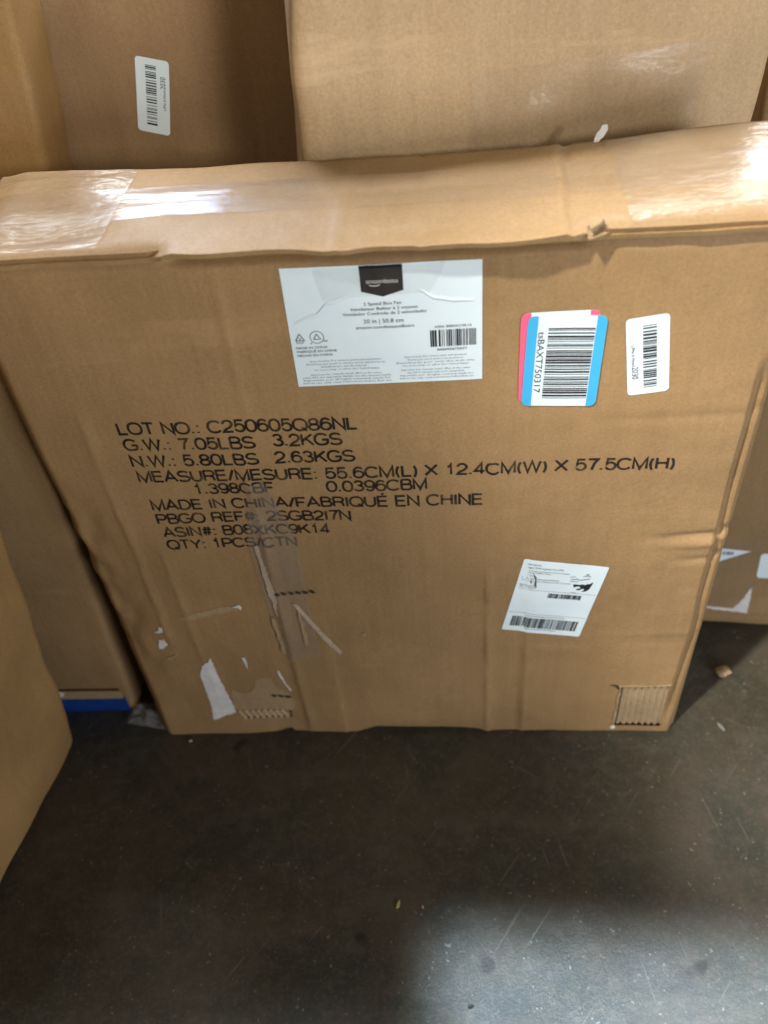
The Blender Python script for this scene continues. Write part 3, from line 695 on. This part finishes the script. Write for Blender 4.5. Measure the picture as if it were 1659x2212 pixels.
# crooked shipping label
f = frame(front, (0.3707, 0.1803), -9.9); w, h = 0.0733, 0.1010
sl = Sheet().round_rect(0, 0, w, h, 0.002).build('shipping_label', WHITE, main, f, 0.0005, label='crooked white shipping label with two barcodes')
STX = [('SHIP FROM:', 0.003, 0.0945, 0.0130, 0.0018), ('Ningbo TOP Logistics Co.,LTD', 0.003, 0.0905, 0.0330, 0.0020), ('No.1 Jinyuan Rd Zhenhai District, Ningbo,', 0.003, 0.0868, 0.0400, 0.0014),
                      ('Zhejiang 315000, China', 0.003, 0.0845, 0.0235, 0.0014), ('SHIP TO:', 0.003, 0.0805, 0.0090, 0.0016), ('FBA: Warehouse Direct', 0.003, 0.0765, 0.0325, 0.0018),
                      ('4255 Anson Blvd, Whitestown IN, US 46075', 0.003, 0.0738, 0.0430, 0.0014), ('FBA15 (07/09)', 0.003, 0.0670, 0.0150, 0.0016), ('Qty 1 carton', 0.003, 0.0646, 0.0140, 0.0016),
                      ('SKU 1', 0.0495, 0.0630, 0.0060, 0.0012), ('FBA BOX SHIPPING LABEL: PLEASE DO NOT COVER', 0.0170, 0.0243, 0.0360, 0.0013), ('FBA15KQ2R7T9U000001', 0.0200, 0.0050, 0.0290, 0.0013)]
for nm, part in (('sender_lettering', STX[:9]), ('item_lettering', STX[9:10]), ('notice_lettering', STX[10:11]), ('code_lettering', STX[11:])):
    st = Sheet()
    for s, u, v, L, c in part: st.text(s, u, v, u + L, c, res=2)
    st.build(nm, BLACK, sl, f, 0.00075, cut=0.012)
Sheet().rect(0.0025, 0.0622, w - 0.001, 0.0625).rect(0.001, 0.0278, w - 0.001, 0.0281).build('label_rule', GREY, sl, f, 0.00075)
Sheet().bars(0.0305, 0.0535, 0.0600, 0.0598, 34, 9).build('barcode', BLACK, sl, f, 0.00075)
Sheet().bars(0.0060, 0.0075, 0.0670, 0.0222, 62, 12).build('barcode', BLACK, sl, f, 0.00075)
lg = Sheet().poly([(0.0485, 0.0745), (0.0497, 0.0712), (0.0508, 0.0706), (0.0516, 0.0718), (0.0532, 0.0726), (0.0552, 0.0722), (0.0560, 0.0708), (0.0552, 0.0696), (0.0536, 0.0694),
                   (0.0524, 0.0684), (0.0545, 0.0672), (0.0562, 0.0678), (0.0572, 0.0694), (0.0590, 0.0698), (0.0598, 0.0684), (0.0592, 0.0668), (0.0576, 0.0660), (0.0600, 0.0658),
                   (0.0624, 0.0672), (0.0640, 0.0700), (0.0646, 0.0745), (0.0652, 0.0796), (0.0640, 0.0790), (0.0632, 0.0772), (0.0606, 0.0768), (0.0592, 0.0752), (0.0560, 0.0758), (0.0545, 0.0746), (0.0515, 0.0750)])
lg.stroke([(0.0452, 0.0802), (0.0500, 0.0822), (0.0530, 0.0808), (0.0610, 0.0840)], 0.0007).stroke([(0.0450, 0.0780), (0.0520, 0.0790)], 0.0005)
lg.stroke([(0.0545, 0.0862), (0.0610, 0.0872)], 0.0006).stroke([(0.0565, 0.0880), (0.0590, 0.0898)], 0.0007).stroke([(0.0568, 0.0896), (0.0588, 0.0882)], 0.0007).stroke([(0.0440, 0.0835), (0.0480, 0.0850)], 0.0005)
lg.build('printed_emblem', BLACK, sl, f, 0.00075)
Sheet().poly([(0.0110, 0.0850), (0.0150, 0.0800), (0.0165, 0.0730), (0.0178, 0.0650), (0.0150, 0.0700), (0.0148, 0.0770), (0.0130, 0.0800)]).build('scuff', GREY, sl, f, 0.0008)

# torn window with the fluting showing
def fluting(name, x0, x1, z0, z1, pitch, base, amp, mat, cut_ends=0.0, slant=0.0):
    vs, fs = [], []; n = int((x1 - x0) / pitch * 12); m = max(3, int((z1 - z0) / 0.004))
    for i in range(n + 1):
        x = x0 + (x1 - x0) * i / n
        w = 0.5 + 0.5 * math.cos(2 * math.pi * (x - x0) / pitch); w = w ** 0.7
        for j in range(m + 1):
            z = z0 + (z1 - z0) * j / m
            z += cut_ends * (1 - w) * (1 if j == 0 else 0)
            xx = x + slant * (z - z0)
            vs.append((xx, fy(xx, z) + base - amp * w + nz((xx, 2, z), 0.0005, 90), z))
    for i in range(n):
        for j in range(m): fs.append((i * (m + 1) + j, (i + 1) * (m + 1) + j, (i + 1) * (m + 1) + j + 1, i * (m + 1) + j + 1))
    return link(name, mesh_of(name, vs, fs), mat, main, True)
fluting('torn_fluting', TX0 - 0.0015, TX1 + 0.0015, TZ0 + 0.0022, TZ1 + 0.0015, 0.0064, 0.0030, 0.0024, K_TORN)
fluting('torn_fluting', HX0 - 0.002, HX1 + 0.001, HZ0 + 0.001, HZ1 + 0.003, 0.0066, 0.0050, 0.0072, K_TORN, slant=-0.35)

# scuffs and torn white paper left from old labels
def ragged(pts, amp, seed, step=0.003):
    rnd = random.Random(seed); out = []
    for a, b in zip(pts, pts[1:] + pts[:1]):
        l = math.hypot(b[0] - a[0], b[1] - a[1]); n = max(1, int(l / step))
        for k in range(n):
            f = k / n; out.append((a[0] + (b[0] - a[0]) * f + rnd.uniform(-amp, amp) * (k > 0), a[1] + (b[1] - a[1]) * f + rnd.uniform(-amp, amp) * (k > 0)))
    return out
def patch(name, pts, mat, amp, seed, lift=0.0005, thick=0.0003, label=None):
    return Sheet().poly(ragged(pts, amp, seed)).build(name, mat, main, front, lift, cut=0.006, thick=thick, label=label)
patch('scuff', [(0.0905, 0.0600), (0.0925, 0.0835), (0.103, 0.0775), (0.115, 0.0800), (0.1243, 0.1048), (0.1391, 0.1073), (0.1417, 0.0890), (0.1530, 0.0800), (0.1571, 0.0600), (0.1520, 0.0440), (0.1250, 0.0435), (0.1000, 0.0435), (0.0900, 0.0450)], K_SCUFF, 0.0012, 1, 0.0003, 0.0)
patch('scuff', [(0.0657, 0.2029), (0.0817, 0.2014), (0.1000, 0.2085), (0.1302, 0.2151), (0.1308, 0.2200), (0.1100, 0.2190), (0.0850, 0.2110)], K_SCUFF, 0.0006, 2, 0.0003, 0.0)
patch('torn_paper', [(0.0837, 0.1407), (0.0800, 0.1330), (0.0720, 0.1270), (0.0666, 0.1109), (0.0655, 0.0700), (0.0627, 0.0281), (0.0760, 0.0350), (0.0900, 0.0414), (0.0880, 0.0700), (0.0851, 0.108)], TORN_WHITE, 0.0008, 3, label='large torn strip of white paper')
patch('torn_paper', [(0.1157, 0.1415), (0.1195, 0.1415), (0.1193, 0.1290), (0.1184, 0.1195), (0.1172, 0.1330)], TORN_WHITE, 0.0004, 4)
patch('torn_paper', [(0.1486, 0.1217), (0.1503, 0.1178), (0.1530, 0.1000), (0.1572, 0.0830), (0.1560, 0.0826), (0.1512, 0.1000), (0.1488, 0.1130)], TORN_WHITE, 0.0004, 5)
patch('torn_paper', [(0.1220, 0.2195), (0.1290, 0.2225), (0.1310, 0.2195), (0.1302, 0.2151), (0.1275, 0.2185)], TORN_WHITE, 0.0004, 6)
patch('torn_paper', [(0.0377, 0.1823), (0.0425, 0.1850), (0.0450, 0.1916), (0.0483, 0.1905), (0.0470, 0.1840), (0.0420, 0.1815)], TORN_WHITE, 0.0005, 7)
patch('torn_paper', [(0.0359, 0.1554), (0.0385, 0.1700), (0.0447, 0.1713), (0.0463, 0.1627), (0.0430, 0.1600), (0.0405, 0.1560)], TORN_WHITE, 0.0005, 8)
patch('torn_paper', [(0.0395, 0.1400), (0.0500, 0.1460), (0.0510, 0.1440), (0.0410, 0.1375)], K_TORN, 0.0005, 9)
patch('crease_gleam', [(0.1800, 0.2250), (0.1840, 0.2235), (0.2010, 0.1890), (0.2178, 0.1520), (0.2155, 0.1485), (0.2120, 0.1540), (0.1970, 0.1860)], K_CREASE_GLEAM, 0.0004, 10, 0.0014, 0.0004)  # bright diagonal tape crease, its gleam painted as a pale strip
patch('torn_paper', [(0.2395, 0.1800), (0.2425, 0.1815), (0.2432, 0.1765), (0.2405, 0.1755)], K_TORN, 0.0004, 12)
patch('torn_paper', [(0.4880, 0.0105), (0.4925, 0.0115), (0.4930, 0.0080), (0.4888, 0.0075)], TORN_WHITE, 0.0004, 13, thick=0.0015)
patch('torn_paper', [(0.1655, 0.2600), (0.1668, 0.2610), (0.1668, 0.2480), (0.1655, 0.2490)], K_TORN, 0.0004, 14)
patch('torn_paper', [(0.4885, 0.0850), (0.5030, 0.0846), (0.5200, 0.0852), (0.5405, 0.0848), (0.5405, 0.0870), (0.5200, 0.0866), (0.5050, 0.0872), (0.4885, 0.0866)], K_TORN, 0.0007, 51, 0.0004, 0.0007)
patch('torn_paper', [(0.4895, 0.0860), (0.4892, 0.0600), (0.4898, 0.0350), (0.4894, 0.0100), (0.4912, 0.0100), (0.4918, 0.0350), (0.4910, 0.0600), (0.4915, 0.0860)], K_TORN, 0.0007, 52, 0.0004, 0.0007)
patch('scuff', [(0.4790, 0.0860), (0.4840, 0.0880), (0.4900, 0.0862), (0.4895, 0.0790), (0.4870, 0.0810), (0.4850, 0.0845)], K_HOLE_SHADE, 0.0006, 53, 0.0004, 0.0)  # flat patch painted in the dark hole shade
# a row of punctures with their inner shade painted dark
def punctures(pts, r):
    for k, (x, z) in enumerate(pts):
        vs, fs = [], []; n = 10
        c = front(x, z, 0.0002)
        for i in range(n):
            a = 2 * math.pi * i / n; rr = r * (0.8 + 0.4 * random.random())
            vs.append(front(x + rr * 1.3 * math.cos(a), z + rr * 0.8 * math.sin(a), 0.0022 if math.sin(a) > -0.3 else 0.0004))
        for i in range(n):
            a = 2 * math.pi * i / n
            vs.append(front(x + r * 0.7 * math.cos(a), z - r * 0.2 + r * 0.45 * math.sin(a), 0.0018))
        for i in range(n): fs.append((i, (i + 1) % n, n + (i + 1) % n, n + i))
        vs.append(front(x, z, 0.0001)); 
        for i in range(n): fs.append((n + i, n + (i + 1) % n, 2 * n))
        link('puncture', mesh_of('puncture', vs, fs), K_HOLE_SHADE, main)
punctures([(0.168 + 0.0066 * k, 0.2372 + 0.0007 * k) for k in range(6)], 0.0022)
punctures([(0.1375, 0.0735), (0.1445, 0.0728), (0.1520, 0.0718)], 0.0026)

# tapes
for k, (pts) in enumerate([[(0.158, 0.300), (0.161, 0.301), (0.166, 0.232), (0.163, 0.205), (0.160, 0.240)], [(0.183, 0.215), (0.186, 0.214), (0.187, 0.170), (0.184, 0.158)],
                           [(0.1565, 0.205), (0.1600, 0.204), (0.1625, 0.150), (0.1590, 0.150)]]):
    patch('tape_fold_gleam', pts, K_CREASE_GLEAM if k == 0 else K_SCUFF, 0.0007, 70 + k, 0.0014, 0.0004)  # whitish streaks painted for the gloss along the tape's folds
Sheet().poly(ragged([(0.1640, 0.3700), (0.1800, 0.3750), (0.1960, 0.3100), (0.1945, 0.2300), (0.1960, 0.1502), (0.1640, 0.1384), (0.1560, 0.2124), (0.1530, 0.3000)], 0.0008, 20)).build(
    'packing_tape', TAPE_GREY, main, front, 0.0011, cut=0.0025)
Sheet().rect(-0.001, 0.0385, BW + 0.001, 0.0865).build('packing_tape', TAPE, main, top, 0.0009, smooth=True)
Sheet().rect(-0.001, 0.0030, 0.1050, 0.1190).build('packing_tape', TAPE_END, main, top, 0.0014, smooth=True)
Sheet().rect(0.4420, -0.0010, BW, 0.1190).build('packing_tape', TAPE_END, main, top, 0.0014, smooth=True)
# white torn scrap on the back edge of the top
scr = Sheet().poly(ragged([(0.4345, 0.1190), (0.4380, 0.1180), (0.4435, 0.1270), (0.4440, 0.1340), (0.4405, 0.1335), (0.4365, 0.1270)], 0.0008, 22))
scr.build('torn_paper', TORN_WHITE, main, lambda u, v, l: Vector((u, 0.1180 + (v - 0.118) * 0.45, ztop(u, 0.12) + l + 0.55 * max(0, v - 0.118) + nz((u, v, 1), 0.002, 150))), 0.0006, cut=0.003, thick=0.0005)

# ------------------------------------------------------------------ the other cartons
GRP = 'cardboard boxes stacked on the warehouse floor'
def carton(label, c, mat, **kw):
    k = Carton(c, **kw)
    ctr = (k.c[0] + k.c[1] + k.c[2] + k.c[3]) / 4
    t = thing('cardboard_box', label, 'cardboard box', (ctr.x, ctr.y, 0), GRP)
    k.body(mat, t); return k, t
def box8(x0, y0, ang, w, d, h, dx=0.0, dy=0.0):
    c, s = math.cos(R(ang)), math.sin(R(ang)); out = []
    for k in (0, 1):
        for j in (0, 1):
            for i in (0, 1):
                out.append((x0 + c * w * i - s * d * j + dx * k, y0 + s * w * i + c * d * j + dy * k, 0.001 + h * k))
    return out
kp, tp = carton('large brightly lit brown box standing behind the right half of the lettered box', box8(0.1905, 0.134, 9.0, 0.343, 0.34, 0.71, 0.043, 0.0), K_LIT, seed=1, bulge=0.004, lump=0.006)
Sheet().poly(ragged([(0.120, 0.400), (0.290, 0.395), (0.295, 0.622), (0.125, 0.617)], 0.0006, 61, 0.01)).build('packing_tape', TAPE, tp, kp.front, 0.0006)
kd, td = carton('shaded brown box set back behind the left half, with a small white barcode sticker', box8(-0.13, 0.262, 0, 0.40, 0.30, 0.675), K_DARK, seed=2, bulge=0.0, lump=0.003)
inventory_sticker(td, lambda u, v, l: kd.front(u + 0.13, v, l), (0.0607, 0.5551), -13.3, 0.0008, 'small white barcode sticker turned upside down', True, '2030', 8)
kt, tt_ = carton('tall brown box at the upper left, taped near the top of the lettered box', 
                 [(-0.40, 0.200, 0.001), (-0.0735, 0.200, 0.001), (-0.40, 0.258, 0.001), (-0.0735, 0.258, 0.001),
                  (-0.33, 0.200, 0.69), (0.0150, 0.200, 0.69), (-0.33, 0.258, 0.69), (0.0150, 0.258, 0.69)], K_LEFT, seed=3, bulge=0.0)
Sheet().rect(0.06, 0.585, 0.345, 0.628).build('packing_tape', TAPE, tt_, kt.front, 0.0008)
kb, tb = carton('narrow brown box with a blue band along its bottom, left of the lettered box',
                [(-0.30, 0.027, 0.001), (-0.0375, 0.027, 0.001), (-0.30, 0.132, 0.001), (-0.0375, 0.132, 0.001),
                 (-0.27, 0.029, 0.50), (-0.0065, 0.029, 0.50), (-0.27, 0.132, 0.50), (-0.0065, 0.132, 0.50)], K_OLIVE, seed=4, bulge=0.002, lump=0.002)
Sheet().rect(0.004, 0.001, 0.2555, 0.0300).build('blue_tape', BLUE, tb, kb.front, 0.0022, thick=0.0005)
Sheet().rect(0.004, 0.0315, 0.2535, 0.0460).build('board_flap', K_SCUFF, tb, kb.front, 0.0030, thick=0.0010)
Sheet().poly(ragged([(0.156, 0.0460), (0.187, 0.0380), (0.190, 0.0450), (0.168, 0.0545)], 0.0008, 31)).build('torn_paper', TORN_WHITE, tb, kb.front, 0.0050, cut=0.004, thick=0.0005)
kl, tl = carton('near brown box at the left edge, leaning towards the lettered box',
                [(-0.55, -0.36, 0.001), (-0.149, -0.36, 0.001), (-0.52, -0.009, 0.001), (-0.101, -0.009, 0.001),
                 (-0.50, -0.36, 0.62), (-0.078, -0.36, 0.62), (-0.45, -0.009, 0.62), (0.000, -0.009, 0.62)], K_LEFT, seed=5, bulge=0.006, lump=0.007, rnd=0.010)
kr, tr_ = carton('olive brown box at the right edge with torn white labels, behind the lettered box', 
                 [(0.590, 0.1455, 0.001), (1.05, 0.105, 0.001), (0.590, 0.45, 0.001), (1.05, 0.41, 0.001),
                  (0.590, 0.269, 0.66), (1.05, 0.229, 0.66), (0.590, 0.57, 0.66), (1.05, 0.53, 0.66)], K_OLIVE, seed=6, bulge=0.0, lump=0.002)
def rsurf(x, z, l): return kr.front(x - 0.590, z * 1.02, l)
Sheet().poly([(0.600, 0.1085), (0.6531, 0.1043), (0.620, 0.0885), (0.600, 0.0800)]).build('torn_label', WHITE, tr_, rsurf, 0.0006)
Sheet().bars(0.608, 0.0985, 0.635, 0.1030, 12, 4).build('barcode', BLACK, tr_, rsurf, 0.0009)
Sheet().round_rect(0.6640, 0.069, 0.735, 0.102, 0.004).build('torn_label', WHITE, tr_, rsurf, 0.0006)
Sheet().poly(ragged([(0.6621, 0.0553), (0.6626, 0.0180), (0.6100, 0.0235), (0.6100, 0.0255), (0.6460, 0.0245), (0.6520, 0.0330)], 0.0007, 41)).build('torn_label', TORN_WHITE, tr_, rsurf, 0.0006, cut=0.004)
Sheet().rect(0.602, 0.0270, 0.662, 0.1190).build('packing_tape', TAPE, tr_, rsurf, 0.0004)

# ------------------------------------------------------------------ litter on the floor
def pebble(name, label, cat, loc, size, mat, seed, rz=0.0):
    bm = bmesh.new(); bmesh.ops.create_icosphere(bm, subdivisions=3, radius=1)
    for v in bm.verts:
        k = 1 + 0.35 * noise.noise(v.co * 1.6 + Vector((seed, 0, 0))) + 0.15 * noise.noise(v.co * 5 + Vector((seed, 2, 0)))
        v.co = Vector((v.co.x * size[0] * k, v.co.y * size[1] * k, v.co.z * size[2] * k))
    zmin = min(v.co.z for v in bm.verts)
    for v in bm.verts: v.co.z -= zmin
    me = bpy.data.meshes.new(name); bm.to_mesh(me); bm.free()
    o = link(name, me, mat, None, False); o.location = (*loc, 0); o.rotation_euler.z = rz
    return tag(o, label, cat)
pebble('wood_chip', 'pale wood chip on the floor right of the lettered box', 'wood chip', (0.622, 0.0725), (0.0085, 0.0060, 0.0035), WOOD, 1, 0.2)
pebble('paper_crumb', 'small yellowish crumb on the dark floor in front of the box', 'crumb', (0.268, -0.1846), (0.0014, 0.0040, 0.0008), YELLOW, 2, -0.3)
pebble('grit', 'tiny black grit on the bright patch of floor near the bottom edge', 'grit', (0.3336, -0.2689), (0.0030, 0.0015, 0.0012), SOOT, 3, 0.2)
pebble('paper_crumb', 'tiny pale crumb on the floor under the lower left corner of the box', 'crumb', (0.032, -0.012), (0.0016, 0.0012, 0.0008), TORN_WHITE, 4)
pebble('paper_crumb', 'faint pale crumb just right of the yellowish one', 'crumb', (0.291, -0.186), (0.0010, 0.0018, 0.0006), WOOD, 5, 0.4)
pebble('paper_crumb', 'pale grey flake on the floor near the right edge, beyond the box corner', 'crumb', (0.605, 0.005), (0.0018, 0.0055, 0.0005), plain('flake_grey', (0.22, 0.24, 0.24), rough=0.8), 6, 0.5)
# crumpled film lying by the blue banded box
vs, fs = [], []; n = 16
for i in range(n):
    for j in range(n):
        u, v = i / (n - 1), j / (n - 1); e = math.sin(math.pi * u) * math.sin(math.pi * v)
        vs.append((-0.046 + 0.052 * u, 0.010 + 0.030 * v - 0.01 * u, 0.002 + e * (0.012 + 0.012 * noise.noise(Vector((u * 5, v * 5, 3)))) + 0.003 * abs(noise.noise(Vector((u * 12, v * 12, 1))))))
for i in range(n - 1):
    for j in range(n - 1): fs.append((i * n + j, (i + 1) * n + j, (i + 1) * n + j + 1, i * n + j + 1))
tag(link('plastic_film', mesh_of('plastic_film', vs, fs), FILM, None, False), 'crumpled clear plastic film on the floor beside the blue band', 'plastic film')
